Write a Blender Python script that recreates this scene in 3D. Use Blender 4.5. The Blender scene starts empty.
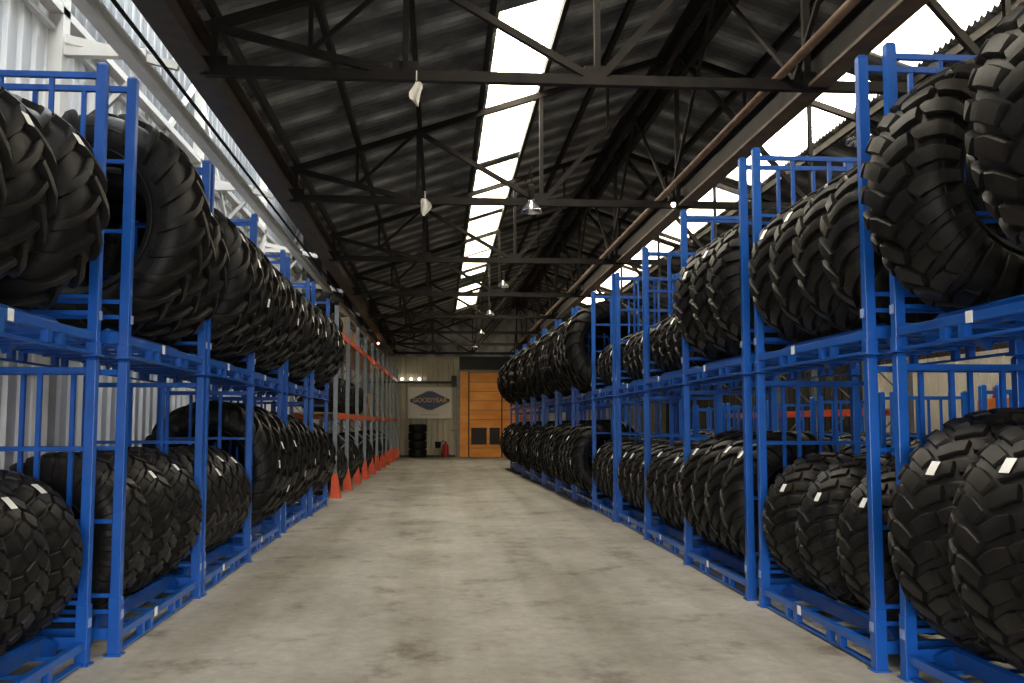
import bpy, bmesh, math, random
from mathutils import Vector, Matrix, Euler
rnd = random.Random(11)
R = math.radians
S = bpy.context.scene
COL = S.collection
PI = math.pi

# ------------------------------------------------------------------ helpers
class MB:
    def __init__(s): s.v = []; s.f = []
    def add(s, vs, fs):
        n = len(s.v); s.v += [tuple(v) for v in vs]; s.f += [tuple(n + i for i in f) for f in fs]
    def box(s, x0, x1, y0, y1, z0, z1):
        s.add([(x0,y0,z0),(x1,y0,z0),(x1,y1,z0),(x0,y1,z0),(x0,y0,z1),(x1,y0,z1),(x1,y1,z1),(x0,y1,z1)],
              [(3,2,1,0),(4,5,6,7),(0,1,5,4),(1,2,6,5),(2,3,7,6),(3,0,4,7)])
    def beam(s, a, b, w, h, roll=0.0):
        a = Vector(a); b = Vector(b); d = (b - a).normalized()
        up = Vector((0,0,1)) if abs(d.z) < .95 else Vector((0,1,0))
        x = d.cross(up).normalized(); u = x.cross(d).normalized()
        if roll: m = Matrix.Rotation(roll, 3, d); x = m @ x; u = m @ u
        x *= w/2; u *= h/2
        s.add([a-x-u, a+x-u, a+x+u, a-x+u, b-x-u, b+x-u, b+x+u, b-x+u],
              [(0,1,2,3)[::-1],(4,5,6,7),(0,1,5,4),(1,2,6,5),(2,3,7,6),(3,0,4,7)])
    def tube(s, a, b, r, n=8, r2=None):
        a = Vector(a); b = Vector(b); d = (b - a).normalized(); r2 = r if r2 is None else r2
        up = Vector((0,0,1)) if abs(d.z) < .95 else Vector((0,1,0))
        x = d.cross(up).normalized(); u = x.cross(d).normalized()
        vs = [a + (x*math.cos(2*PI*i/n) + u*math.sin(2*PI*i/n))*r for i in range(n)]
        vs += [b + (x*math.cos(2*PI*i/n) + u*math.sin(2*PI*i/n))*r2 for i in range(n)]
        fs = [(i, (i+1)%n, n+(i+1)%n, n+i) for i in range(n)] + [tuple(range(n))[::-1], tuple(range(n, 2*n))]
        s.add(vs, fs)
    def lathe(s, prof, n, c=(0,0,0), close=False):
        """prof: (r, z) about the z axis"""
        m = len(prof); vs = []
        for i in range(n):
            a = 2*PI*i/n
            for r, z in prof: vs.append((c[0]+r*math.cos(a), c[1]+r*math.sin(a), c[2]+z))
        fs = []
        for i in range(n):
            j = (i+1) % n
            for k in range(m if close else m-1):
                l = (k+1) % m
                fs.append((i*m+k, j*m+k, j*m+l, i*m+l))
        s.add(vs, fs)
    def mesh(s, name, smooth=False):
        me = bpy.data.meshes.new(name); me.from_pydata(s.v, [], s.f); me.update()
        bm = bmesh.new(); bm.from_mesh(me); bmesh.ops.recalc_face_normals(bm, faces=bm.faces); bm.to_mesh(me); bm.free()
        if smooth: me.shade_smooth()
        return me
    def build(s, name, mat, parent=None, smooth=False, bevel=0.0):
        me = s.mesh(name, smooth); o = bpy.data.objects.new(name, me); COL.objects.link(o)
        me.materials.append(mat)
        if parent is not None: o.parent = parent
        if bevel:
            b = o.modifiers.new('edge', 'BEVEL'); b.width = bevel; b.segments = 2; b.limit_method = 'ANGLE'
        return o

def tag(o, label, cat, group=None):
    o['label'] = label; o['category'] = cat
    if group: o['group'] = group
    return o
def thing(name, label, cat, loc=(0,0,0), rz=0.0, group=None):
    o = bpy.data.objects.new(name, None); COL.objects.link(o); o.location = loc; o.rotation_euler = (0,0,rz)
    o.empty_display_size = .2
    return tag(o, label, cat, group)
def struct(o): o['kind'] = 'structure'; return o
def children(o): return [c for c in o.children]
def copy_tree(o, parent=None):
    c = o.copy(); COL.objects.link(c)
    c.parent = parent
    for ch in children(o): copy_tree(ch, c)
    return c
def empty_root(name):
    o = bpy.data.objects.new(name, None); COL.objects.link(o); o.empty_display_size = .2; return o

# ------------------------------------------------------------------ materials
def nodes(name):
    m = bpy.data.materials.new(name); m.use_nodes = True; nt = m.node_tree
    return m, nt, nt.nodes, nt.links, nt.nodes['Principled BSDF']
def mat(name, col, rough=.5, metal=0., var=.15, scale=6., bump=0., bscale=40., spec=None, col2=None, stretch=None, detail=4.):
    m, nt, N, L, B = nodes(name)
    tc = N.new('ShaderNodeTexCoord'); mp = N.new('ShaderNodeMapping'); L.new(tc.outputs['Object'], mp.inputs[0])
    if stretch: mp.inputs['Scale'].default_value = stretch
    n = N.new('ShaderNodeTexNoise'); n.inputs['Scale'].default_value = scale; n.inputs['Detail'].default_value = detail
    L.new(mp.outputs[0], n.inputs['Vector'])
    r = N.new('ShaderNodeValToRGB'); r.color_ramp.elements[0].position = .35; r.color_ramp.elements[1].position = .68
    c2 = col2 or tuple(min(1, c*(1+var)) for c in col)
    c1 = col if col2 else tuple(c*(1-var) for c in col)
    r.color_ramp.elements[0].color = (*c1, 1); r.color_ramp.elements[1].color = (*c2, 1)
    L.new(n.outputs['Fac'], r.inputs[0]); L.new(r.outputs[0], B.inputs['Base Color'])
    B.inputs['Roughness'].default_value = rough; B.inputs['Metallic'].default_value = metal
    if spec is not None: B.inputs['Specular IOR Level'].default_value = spec
    if bump:
        n2 = N.new('ShaderNodeTexNoise'); n2.inputs['Scale'].default_value = bscale; n2.inputs['Detail'].default_value = 5
        L.new(tc.outputs['Object'], n2.inputs['Vector'])
        b = N.new('ShaderNodeBump'); b.inputs['Strength'].default_value = bump; b.inputs['Distance'].default_value = .01
        L.new(n2.outputs['Fac'], b.inputs['Height']); L.new(b.outputs[0], B.inputs['Normal'])
    return m
M = {}
M['blue'] = mat('blue_paint', (.0045,.076,.37), .32, 0, .12, 3, col2=(.008,.108,.48))
M['rubber'] = mat('tyre_rubber', (.0065,.0065,.007), .50, 0, .2, 5, bump=.25, bscale=26, col2=(.012,.011,.010), spec=.28)
M['lug'] = mat('lug_rubber', (.0055,.0055,.006), .48, 0, .2, 7, bump=.2, bscale=30, col2=(.015,.0125,.010), spec=.24)
M['paper'] = mat('white_paper', (.92,.92,.90), .35, 0, .02)
M['sticker'] = mat('pale_sticker', (.30,.40,.72), .4, 0, .1)
M['brown_steel'] = mat('rusty_brown_steel', (.018,.010,.0075), .6, 0, .3, 4, col2=(.050,.028,.018))
M['rust_flange'] = mat('lit_rust_flange', (.060,.036,.024), .6, 0, .3, 4, col2=(.12,.078,.052))  # rust brown, lightened in colour for the skylight falling on this flange
M['rust_pipe'] = mat('rusty_pipe', (.075,.043,.025), .6, 0, .3, 5, col2=(.15,.09,.055))
M['dark_steel'] = mat('dark_roof_steel', (.008,.007,.0065), .7, 0, .3, 5, col2=(.018,.014,.012), spec=.25)
M['white_wall'] = mat('white_cladding', (.84,.85,.86), .45, 0, .06, 1.2, col2=(.90,.90,.90))
M['grey_wall'] = mat('shade_grey_cladding', (.16,.17,.185), .5, 0, .1, 1.2, col2=(.24,.25,.26))  # blue-grey upper sheets, shade put into the colour to hold down rooflight glare
M['cream_paint'] = mat('cream_paint', (.66,.64,.60), .5, 0, .08, 3)
M['cream_wall'] = mat('cream_cladding', (.36,.33,.24), .55, 0, .1, 1.0, col2=(.46,.42,.31))
M['grey_trim'] = mat('grey_trim', (.25,.24,.22), .5, 0, .15)
M['orange_beam'] = mat('orange_beam', (.72,.085,.022), .4, 0, .12)
M['orange_beam2'] = mat('orange_cabinet_paint', (.75,.23,.03), .4, 0, .1)
M['upright'] = mat('galvanised_upright', (.21,.24,.265), .4, .3, .1)
M['orange_door'] = mat('orange_door', (.82,.27,.03), .5, 0, .12, .9, col2=(.95,.40,.06), stretch=(1,1,3))
M['door_rib'] = mat('brown_door_rib', (.30,.10,.02), .5)
M['dark_wall'] = mat('dark_brown_cladding', (.035,.030,.026), .7, 0, .2, 1.5)
M['white_side'] = mat('pale_cladding', (.66,.62,.52), .5, 0, .06, 1.2, col2=(.76,.72,.62))
M['dark_glass'] = mat('dark_window_glass', (.014,.011,.009), .55)
M['black'] = mat('black_rubber_pad', (.012,.012,.012), .6)
M['header'] = mat('dark_header', (.022,.02,.018), .6, 0, .3)
M['chrome'] = mat('polished_reflector', (.75,.76,.78), .18, .9, .05)
M['red'] = mat('red_paint', (.42,.012,.02), .35)
M['rag'] = mat('white_rag', (.75,.73,.68), .8)
M['wood'] = mat('pale_timber', (.38,.25,.13), .7, 0, .2, 8)
M['card'] = mat('cardboard', (.36,.25,.15), .8, 0, .1)
M['sign_white'] = mat('sign_white', (.66,.62,.54), .45, 0, .03)
M['sign_blue'] = mat('sign_navy', (.02,.035,.13), .4, 0, .1)
M['sign_gold'] = mat('sign_gold', (.55,.36,.08), .4, 0, .05)
M['sign_grey'] = mat('sign_grey', (.35,.33,.30), .5, 0, .05)
M['yard'] = mat('yard_concrete', (.16,.16,.15), .8)
def emis(name, col, st):
    m, nt, N, L, B = nodes(name); B.inputs['Base Color'].default_value = (*col, 1)
    B.inputs['Emission Color'].default_value = (*col, 1); B.inputs['Emission Strength'].default_value = st
    return m
M['lit_bulb'] = emis('lit_bulb', (1,.93,.75), 5.)
M['red_lamp'] = emis('lit_red_lamp', (1,.25,.15), 10.)

def floor_mat():
    m, nt, N, L, B = nodes('concrete_floor')
    tc = N.new('ShaderNodeTexCoord')
    def noise(sc, det=6, rough=.6, stretch=(1,1,1)):
        mp = N.new('ShaderNodeMapping'); mp.inputs['Scale'].default_value = stretch; L.new(tc.outputs['Object'], mp.inputs[0])
        n = N.new('ShaderNodeTexNoise'); n.inputs['Scale'].default_value = sc; n.inputs['Detail'].default_value = det
        n.inputs['Roughness'].default_value = rough; L.new(mp.outputs[0], n.inputs['Vector']); return n.outputs['Fac']
    def ramp(src, stops):
        r = N.new('ShaderNodeValToRGB'); e = r.color_ramp.elements
        e[0].position, e[0].color = stops[0][0], (*stops[0][1], 1); e[1].position, e[1].color = stops[-1][0], (*stops[-1][1], 1)
        for p, c in stops[1:-1]: q = e.new(p); q.color = (*c, 1)
        L.new(src, r.inputs[0]); return r.outputs[0]
    base = ramp(noise(.6, 8, .68, (1, .6, 1)), [(.30, (.27,.255,.225)), (.5, (.39,.378,.346)), (.72, (.53,.518,.48))])
    fine = ramp(noise(9, 8, .7), [(.3, (.80,.80,.79)), (.7, (1.1,1.1,1.1))])
    stains = ramp(noise(1.5, 7, .68, (1.0, .8, 1)), [(.33, (.50,.46,.41)), (.44, (.93,.92,.9)), (.5,(1,1,1)), (1, (1,1,1))])
    tracks = ramp(noise(1.0, 4, .5, (1.6, .07, 1)), [(.33, (.76,.73,.67)), (.58, (1.06,1.06,1.06))])
    def mul(a, b):
        x = N.new('ShaderNodeMix'); x.data_type = 'RGBA'; x.blend_type = 'MULTIPLY'; x.inputs[0].default_value = 1
        L.new(a, x.inputs[6]); L.new(b, x.inputs[7]); return x.outputs[2]
    c = mul(mul(mul(base, fine), stains), tracks)
    L.new(c, B.inputs['Base Color'])
    rr = N.new('ShaderNodeMapRange'); rr.inputs[3].default_value = .45; rr.inputs[4].default_value = .75
    L.new(noise(1.5), rr.inputs[0]); L.new(rr.outputs[0], B.inputs['Roughness'])
    b = N.new('ShaderNodeBump'); b.inputs['Strength'].default_value = .2; b.inputs['Distance'].default_value = .01
    L.new(noise(25, 6, .7), b.inputs['Height']); L.new(b.outputs[0], B.inputs['Normal'])
    return m
M['floor'] = floor_mat()

def roof_mat():
    m, nt, N, L, B = nodes('old_fibre_cement_sheets')
    tc = N.new('ShaderNodeTexCoord'); sp = N.new('ShaderNodeSeparateXYZ'); L.new(tc.outputs['Object'], sp.inputs[0])
    # dusty lap joints every sheet width: wear that belongs to the sheets
    def math_(op, a, b=None, c=None):
        n = N.new('ShaderNodeMath'); n.operation = op
        for i, x in enumerate((a, b, c)):
            if x is None: continue
            if isinstance(x, (int, float)): n.inputs[i].default_value = x
            else: L.new(x, n.inputs[i])
        return n.outputs[0]
    y = math_('DIVIDE', sp.outputs['Y'], .92); fr = math_('FRACT', y)
    band = math_('POWER', math_('SUBTRACT', 1., math_('ABSOLUTE', math_('SUBTRACT', math_('MULTIPLY', fr, 2.), 1.))), 2.2)
    nz = N.new('ShaderNodeTexNoise'); nz.inputs['Scale'].default_value = 1.6; nz.inputs['Detail'].default_value = 6
    L.new(tc.outputs['Object'], nz.inputs['Vector'])
    b2 = math_('MULTIPLY', band, math_('SUBTRACT', math_('MULTIPLY', nz.outputs['Fac'], 3.2), 1.05))
    fac = math_('MINIMUM', math_('MAXIMUM', b2, 0.), 1.)
    n2 = N.new('ShaderNodeTexNoise'); n2.inputs['Scale'].default_value = 3; n2.inputs['Detail'].default_value = 6
    L.new(tc.outputs['Object'], n2.inputs['Vector'])
    r = N.new('ShaderNodeValToRGB'); r.color_ramp.elements[0].position = .3; r.color_ramp.elements[1].position = .7
    r.color_ramp.elements[0].color = (.045,.045,.046, 1); r.color_ramp.elements[1].color = (.11,.11,.11, 1)
    L.new(n2.outputs['Fac'], r.inputs[0])
    x = N.new('ShaderNodeMix'); x.data_type = 'RGBA'; L.new(fac, x.inputs[0]); L.new(r.outputs[0], x.inputs[6])
    x.inputs[7].default_value = (.52,.52,.52, 1); L.new(x.outputs[2], B.inputs['Base Color'])
    B.inputs['Roughness'].default_value = .85
    return m
M['roof'] = roof_mat()

def skylight_mat(name, tint, trans=.88):
    m, nt, N, L, B = nodes(name); N.remove(B); out = N['Material Output']
    t = N.new('ShaderNodeBsdfTransparent'); t.inputs[0].default_value = (*tint, 1)
    d = N.new('ShaderNodeBsdfTranslucent'); d.inputs[0].default_value = (.8,.76,.62, 1)
    tc = N.new('ShaderNodeTexCoord'); n = N.new('ShaderNodeTexNoise'); n.inputs['Scale'].default_value = 1.5; n.inputs['Detail'].default_value = 6
    L.new(tc.outputs['Object'], n.inputs['Vector'])
    mr = N.new('ShaderNodeMapRange'); mr.inputs[1].default_value = .45; mr.inputs[2].default_value = .8
    mr.inputs[3].default_value = 1 - trans; mr.inputs[4].default_value = 1 - trans + .35; L.new(n.outputs['Fac'], mr.inputs[0])
    x = N.new('ShaderNodeMixShader'); L.new(mr.outputs[0], x.inputs[0]); L.new(t.outputs[0], x.inputs[1]); L.new(d.outputs[0], x.inputs[2])
    L.new(x.outputs[0], out.inputs[0]); return m
M['skylight'] = skylight_mat('yellowed_skylight_sheet', (.99,.96,.89))
M['skylight_dim'] = skylight_mat('dimmed_skylight_sheet', (.97,.93,.84), .50)  # less transmissive sheets, added to dim the far end of the hall
M['clear'] = skylight_mat('clear_rooflight', (.92,.96,1.0))

# ------------------------------------------------------------------ building shell
XL, XR, Y0, Y1 = -3.78, 11.2, -5.0, 48.3
XRDG, ZRDG, XE, SL = 3.70, 7.64, -2.38, .33
def zroof(x): return ZRDG - SL*abs(x - XRDG)
b = MB(); b.box(XL-.2, XR+.2, Y0-.1, Y1+.2, -.15, 0); struct(b.build('floor', M['floor']))
b = MB(); b.box(-30, 40, -40, Y0-.1, -.15, -.01); struct(b.build('ground', M['yard']))

def corrugated_wall(name, p0, p1, z0, z1, nrm, m, pitch=.3, rib=.07, dep=.035, off=0.):
    """trapezoid-ribbed sheet from p0 to p1 (xy), ribs raised along nrm; has a backing thickness"""
    p0 = Vector((*p0, 0)); p1 = Vector((*p1, 0)); n = Vector((*nrm, 0)); d = (p1-p0); Ln = d.length; d.normalize()
    pts = []; t = off
    pts.append((0, 0))
    while t + rib + .05 < Ln:
        pts += [(t, 0), (t+.02, dep), (t+rib-.02, dep), (t+rib, 0)]; t += pitch
    pts.append((Ln, 0))
    b = MB(); vs = []; k = len(pts)
    for (u, w) in pts: q = p0 + d*u + n*w; vs += [(q.x, q.y, z0), (q.x, q.y, z1)]
    q0 = p0 - n*.06; q1 = p1 - n*.06
    vs += [(q0.x,q0.y,z0),(q0.x,q0.y,z1),(q1.x,q1.y,z0),(q1.x,q1.y,z1)]
    fs = [(2*i, 2*i+2, 2*i+3, 2*i+1) for i in range(k-1)] + [(2*k, 2*k+2, 2*k+3, 2*k+1), (0,1,2*k+1,2*k), (2*k-2,2*k-1,2*k+3,2*k+2)]
    b.add(vs, fs); return struct(b.build(name, m))
ZW = 7.5
corrugated_wall('wall_left', (XL, Y0), (XL, Y1), 0, 5.56, (1,0), M['white_wall'], .30, .075, .04)
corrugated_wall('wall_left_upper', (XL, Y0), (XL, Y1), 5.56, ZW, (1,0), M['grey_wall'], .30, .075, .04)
corrugated_wall('wall_right', (XR, 17.6), (XR, 24.6), 0, 3.1, (-1,0), M['white_side'], .42, .06, .04)
corrugated_wall('wall_right_upper', (XR, 17.6), (XR, 24.6), 3.1, 5.3, (-1,0), M['dark_wall'], .42, .06, .04)
corrugated_wall('wall_right_near', (XR, Y0), (XR, 17.6), 0, 5.3, (-1,0), M['dark_wall'], .42, .06, .04)
corrugated_wall('wall_right_far', (XR, 24.6), (XR, Y1), 0, 5.3, (-1,0), M['dark_wall'], .42, .06, .04)
# far end wall: cream sheets up to the tie level, dark gable above
corrugated_wall('wall_back', (XL, Y1), (.93, Y1), 0, 4.90, (0,-1), M['cream_wall'], .26, .06, .03)
b = MB()
b.box(4.95, XR, Y1, Y1+.1, 0, 4.9)
struct(b.build('wall_back_side', M['cream_wall']))
b = MB(); b.box(.93, 4.95, Y1-.02, Y1+.1, 4.2, 4.9); struct(b.build('wall_back_header', M['header']))
b = MB()
def gable(b, y, za, th=.08):
    pts = [(XL, za), (XR, za), (XR, zroof(XR)+.05), (XRDG, ZRDG+.1), (XE, zroof(XE)+.05), (XE, ZW), (XL, ZW)]
    n = len(pts); vs = [(x, y, z) for x, z in pts] + [(x, y+th, z) for x, z in pts]
    b.add(vs, [tuple(range(n)), tuple(range(n, 2*n))] + [(i, (i+1)%n, n+(i+1)%n, n+i) for i in range(n)])
gable(b, Y1, 4.9); struct(b.build('wall_back_gable', M['roof']))
# wall behind the camera with its wide loading opening
b = MB(); b.box(XL, -1.9, Y0-.1, Y0, 0, 3.6); b.box(3.1, XR, Y0-.1, Y0, 0, 3.6); gable(b, Y0-.1, 3.6, .1); struct(b.build('wall_front', M['cream_wall']))

def roof_slope(name, x0, x1, m, ya, yb, z_of, amp=.030, wl=.146):
    b = MB(); n = int((yb-ya)/wl*6); vs = []
    for i in range(n+1):
        y = ya + (yb-ya)*i/n; w = amp*math.sin(2*PI*y/wl)
        for x in (x0, x1): vs.append((x, y, z_of(x)+w))
    for i in range(n+1):
        y = ya + (yb-ya)*i/n; w = amp*math.sin(2*PI*y/wl)
        for x in (x0, x1): vs.append((x, y, z_of(x)+w+.012))
    k = 2*(n+1)
    b.add(vs, [(2*i, 2*i+2, 2*i+3, 2*i+1) for i in range(n)] + [(k+2*i, k+2*i+2, k+2*i+3, k+2*i+1) for i in range(n)])
    return struct(b.build(name, m, smooth=True))
SKL = (.70, 1.53); SKR = (2*XRDG-1.53+.02, 2*XRDG-.70)
roof_slope('ceiling_eaves_slope', XE, SKL[0], M['roof'], Y0-.1, Y1+.1, zroof)
roof_slope('ceiling_ridge_slope', SKL[1], XRDG, M['roof'], Y0-.1, Y1+.1, zroof)
roof_slope('ceiling_far_ridge_slope', XRDG, SKR[0], M['roof'], Y0-.1, Y1+.1, zroof)
roof_slope('ceiling_far_slope', SKR[1], XR+.1, M['roof'], Y0-.1, Y1+.1, zroof)
# rooflight rows: separate yellowed sheets with solid sheets between
def rooflights(xa, xb, runs, nm, solid):
    k = 0
    for (ya, yb) in runs:
        roof_slope('window_%d' % (nm+k), xa-.05, xb+.05, M['skylight'] if ya < 20 else M['skylight_dim'], ya, yb, lambda x: zroof(x)+.02, amp=.018); k += 1
    prev = Y0-.1
    allr = sorted(runs)
    for i, (ya, yb) in enumerate(allr + [(Y1+.1, 0)]):
        if ya - prev > .03: roof_slope('ceiling_solid_sheet', xa-.05, xb+.05, M['roof'], prev, ya, lambda x: zroof(x)+.02, amp=.02)
        prev = yb
rooflights(*SKL, [(1.0, 10.6), (11.75, 18.9), (19.35, 24.0), (24.35, 29.5), (29.8, 34.0), (36.6, 43.2)], 1, 'a')
rooflights(*SKR, [(1.0, 13.2), (14.0, 20.3), (21.0, 27.0), (27.6, 31.2), (31.9, 36.9), (37.6, 42)], 11, 'b')
# ridge capping and purlins
n = 0
for i in range(-3, 18):
    x = XRDG + (i-9)*.925*1.0 + .62*0
xs = [-2.22 + .94*k for k in range(0, 6)] + [3.52]
xs += [2*XRDG - x for x in xs]
for i, x in enumerate(sorted(xs)):
    b = MB(); z = zroof(x) - .085; w = .065 if abs(x-XRDG) > .3 else .09
    b.box(x-w/2, x+w/2, Y0, Y1, z-.06, z+.055)
    o = struct(b.build('roof_purlin', M['dark_steel']))
b = MB(); b.beam((XRDG, Y0, ZRDG-.03), (XRDG, Y1, ZRDG-.03), .35, .03); struct(b.build('ridge_cap', M['dark_steel']))
# raised strip between the main roof and the white wall, roofed partly in clear sheets
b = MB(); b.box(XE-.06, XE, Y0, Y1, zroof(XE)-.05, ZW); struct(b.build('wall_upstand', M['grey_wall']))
b = MB(); b.box(XL-.1, -3.45, Y0, Y1+.1, ZW, ZW+.05); b.box(-2.50, XE, Y0, Y1+.1, ZW, ZW+.05)
for k in range(6): b.box(-3.45, -2.50, Y0+4.5*k, Y0+4.5*k+.5, ZW, ZW+.05)
b.box(-3.45, -2.50, 22.0, Y1+.1, ZW, ZW+.05)
struct(b.build('ceiling_side_strip', M['white_wall']))
b = MB(); b.box(-3.46, -2.49, Y0, 22.1, ZW+.06, ZW+.066); struct(b.build('window_30', M['clear']))

# longitudinal girders
def ibeam(b, xc, y0, y1, zb, w, h, t=.03):
    b.box(xc-w/2, xc+w/2, y0, y1, zb, zb+t); b.box(xc-w/2, xc+w/2, y0, y1, zb+h-t, zb+h); b.box(xc-t/2, xc+t/2, y0, y1, zb+t, zb+h-t)
b = MB(); ibeam(b, -2.37, Y0, Y1, 5.0, .26, .38); struct(b.build('roof_girder', M['brown_steel']))
gr = empty_root('roof_girder'); struct(gr)
b = MB(); b.box(3.70, 3.92, Y0, Y1, 5.0, 5.035); b.build('flange', M['rust_flange'], gr)
b = MB(); b.box(3.795, 3.825, Y0, Y1, 5.035, 5.37); b.box(3.70, 3.92, Y0, Y1, 5.37, 5.40); b.build('web', M['dark_steel'], gr)
b = MB(); b.tube((3.42, Y0, 5.12), (3.42, Y1, 5.12), .045, 10); struct(b.build('roof_pipe', M['rust_pipe'], smooth=True))
# white runway beam on the wall side, brackets, wall girt, wall braces
b = MB(); b.box(-2.97, -2.85, Y0, Y1, 4.98, 5.01); b.box(-2.925, -2.895, Y0, Y1, 5.01, 5.10); b.box(-2.97, -2.85, Y0, Y1, 5.10, 5.13)
struct(b.build('wall_runway_beam', M['cream_paint']))
b = MB(); b.box(XL+.03, XL+.16, Y0, Y1, 5.52, 5.60); b.box(XL+.03, XL+.09, Y0, Y1, 5.36, 5.40)
for k in range(60): b.box(XL+.05, XL+.09, Y0+.3+.9*k, Y0+.36+.9*k, 5.40, 5.52)
struct(b.build('wall_girt', M['cream_paint']))
TY = [4.05 + 5.45*k for k in range(0, 9)]
b = MB()
for y in TY:
    b.box(XL+.02, -3.62, y-.09, y+.09, 0, ZW)                 # slim wall column
    b.box(-3.62, -2.85, y-.05, y+.05, 5.13, 5.21)
    b.beam((-3.62, y, 5.3), (-2.55, y, 5.06), .06, .08)
    b.beam((-3.0, y+.12, 4.98), (-3.62, y+.12, 4.3), .05, .05)
struct(b.build('wall_columns', M['cream_paint']))
b = MB()
for y in TY[::2]:
    b.beam((XL+.09, y, 6.7), (XL+.09, y+5.2, 2.5), .05, .09); 
for y in TY[1::2]:
    b.beam((XL+.09, y, 2.5), (XL+.09, y+5.2, 6.7), .05, .09)
struct(b.build('wall_braces', M['cream_paint']))
b = MB(); b.tube((-2.66, Y0, 5.02), (-2.66, Y1, 5.02), .02, 8); struct(b.build('wall_cable', M['dark_steel']))

# ------------------------------------------------------------------ roof trusses
def make_truss():
    r = empty_root('roof_truss'); struct(r)
    zc = 5.015
    tz = lambda x: zroof(x) - .20
    nodes_x = [-2.22, -.36, 1.55, XRDG, 2*XRDG-1.55, 2*XRDG+.36, 2*XRDG+2.22]
    b = MB(); b.box(-2.3, XR, -.045, .045, zc-.045, zc+.035); b.box(-2.3, XR, -.012, .012, zc+.03, zc+.07); b.build('bottom_chord', M['dark_steel'], r)
    b = MB(); b.beam((-2.4, 0, tz(-2.4)), (XRDG, 0, tz(XRDG)), .09, .09); b.beam((XRDG, 0, tz(XRDG)), (XR, 0, tz(XR)), .09, .09); b.build('top_chord', M['dark_steel'], r)
    b = MB()
    def w(x0, z0, x1, z1, t=.05): b.beam((x0,0,z0),(x1,0,z1), t, t)
    for sgn in (1, -1):
        X = (lambda x: x) if sgn == 1 else (lambda x: 2*XRDG - x)
        w(X(-2.22), zc, X(-2.22), tz(-2.22), .07)
        w(X(-2.22), tz(-2.22)-.02, X(-.36), zc, .075)
        w(X(-.36), zc, X(-.36), tz(-.36), .06)
        w(X(-.36), tz(-.36), X(1.55), zc, .07)
        w(X(1.55), zc, X(1.55), tz(1.55), .06)
        w(X(1.55), zc, X(XRDG-.1), tz(XRDG)-.05, .075)
        # sub struts
        xm, zm = -1.29, (tz(-2.22)+zc)/2; w(X(xm), zm, X(xm), tz(xm), .045); w(X(xm), zm, X(-.4), tz(-.36)-.02, .045)
        pass
        xm, zm = 2.6, (tz(XRDG)+zc)/2; w(X(xm), zm, X(xm), tz(xm), .045)
    w(XRDG, zc, XRDG, tz(XRDG), .07)
    b.build('web_bracing', M['dark_steel'], r)
    b = MB()
    for x in nodes_x: b.box(x-.13, x+.13, -.008, .052, zc-.02, zc+.16)
    b.build('gusset_plate', M['dark_steel'], r)
    return r
tr = make_truss(); tr.location = (0, TY[0], 0)
for y in TY[1:]:
    c = copy_tree(tr); c.location = (0, y, 0)
# longitudinal bracing between the trusses under the ridge
b = MB()
for i in range(len(TY)-1):
    ya, yb = TY[i], TY[i+1]; ym = (ya+yb)/2
    for x in (XRDG-.12, ):
        b.beam((x, ya, 5.1), (x, ym, 7.3), .045, .045); b.beam((x, yb, 5.1), (x, ym, 7.3), .045, .045)
b.beam((XRDG-.12, Y0, 7.32), (XRDG-.12, Y1, 7.32), .1, .1); b.beam((XRDG+.2, Y0, 7.28), (XRDG+.2, Y1, 7.28), .1, .1)
struct(b.build('roof_bracing', M['dark_steel']))

# ------------------------------------------------------------------ hanging things
def make_lamp():
    r = empty_root('bay_lamp')
    b = MB(); b.lathe([(.03,.14),(.05,.15),(.06,.10),(.17,-.02),(.19,-.09),(.185,-.09),(.16,-.02),(.05,.09),(.02,.10)], 24); b.build('lamp_shade', M['chrome'], r, smooth=True)
    b = MB(); b.lathe([(.0,.42),(.055,.42),(.06,.38),(.06,.18),(.045,.14),(.0,.14)], 16); b.build('ballast_housing', M['dark_steel'], r, smooth=True)
    b = MB(); b.lathe([(.0,-.06),(.03,-.055),(.045,-.02),(.03,.05),(.02,.09),(0,.1)], 12); b.build('bulb', M['paper'], r, smooth=True)
    b = MB(); b.tube((0,0,.41), (0,0,.62), .012, 6); b.build('hanger', M['dark_steel'], r)
    return r
lp = make_lamp()
words = ['nearest','second','third','fourth','fifth','sixth','seventh','eighth','ninth','tenth','eleventh','twelfth','thirteenth']
lampspots = [(1.30, 13.95+.0), (1.30, 20.4), (1.30, 25.85), (1.30, 31.3), (1.30, 36.75)]
lo = ['between the two suspended rags and the ridge', 'next beyond the nearest lamp', 'two beyond the nearest lamp', 'by the last gap in the rooflight', 'closest to the orange door']
for i, (x, y) in enumerate(lampspots):
    o = lp if i == 0 else copy_tree(lp)
    o.location = (x, y, 4.72 if i == 0 else 4.52); o.scale = ((.8,)*3 if i == 0 else (.62,)*3)
    tag(o, 'round silver bay lamp hung under the roof, ' + lo[i], 'lamp', 'bay lamps beside the rooflight')
lp2 = copy_tree(lp); lp2.location = (4.40, 9.85, 4.62); tag(lp2, 'silver bay lamp hanging behind the blue posts of the second bay, open side', 'lamp', 'bay lamps beyond the girder')
b = MB(); b.tube((1.30, 13.95, 5.3), (1.30, 14.95, 5.35), .012, 6); b.tube((1.30,13.95,5.3),(1.30,13.95,5.33),.02,6); struct(b.build('roof_lamp_bracket', M['dark_steel']))

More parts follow.
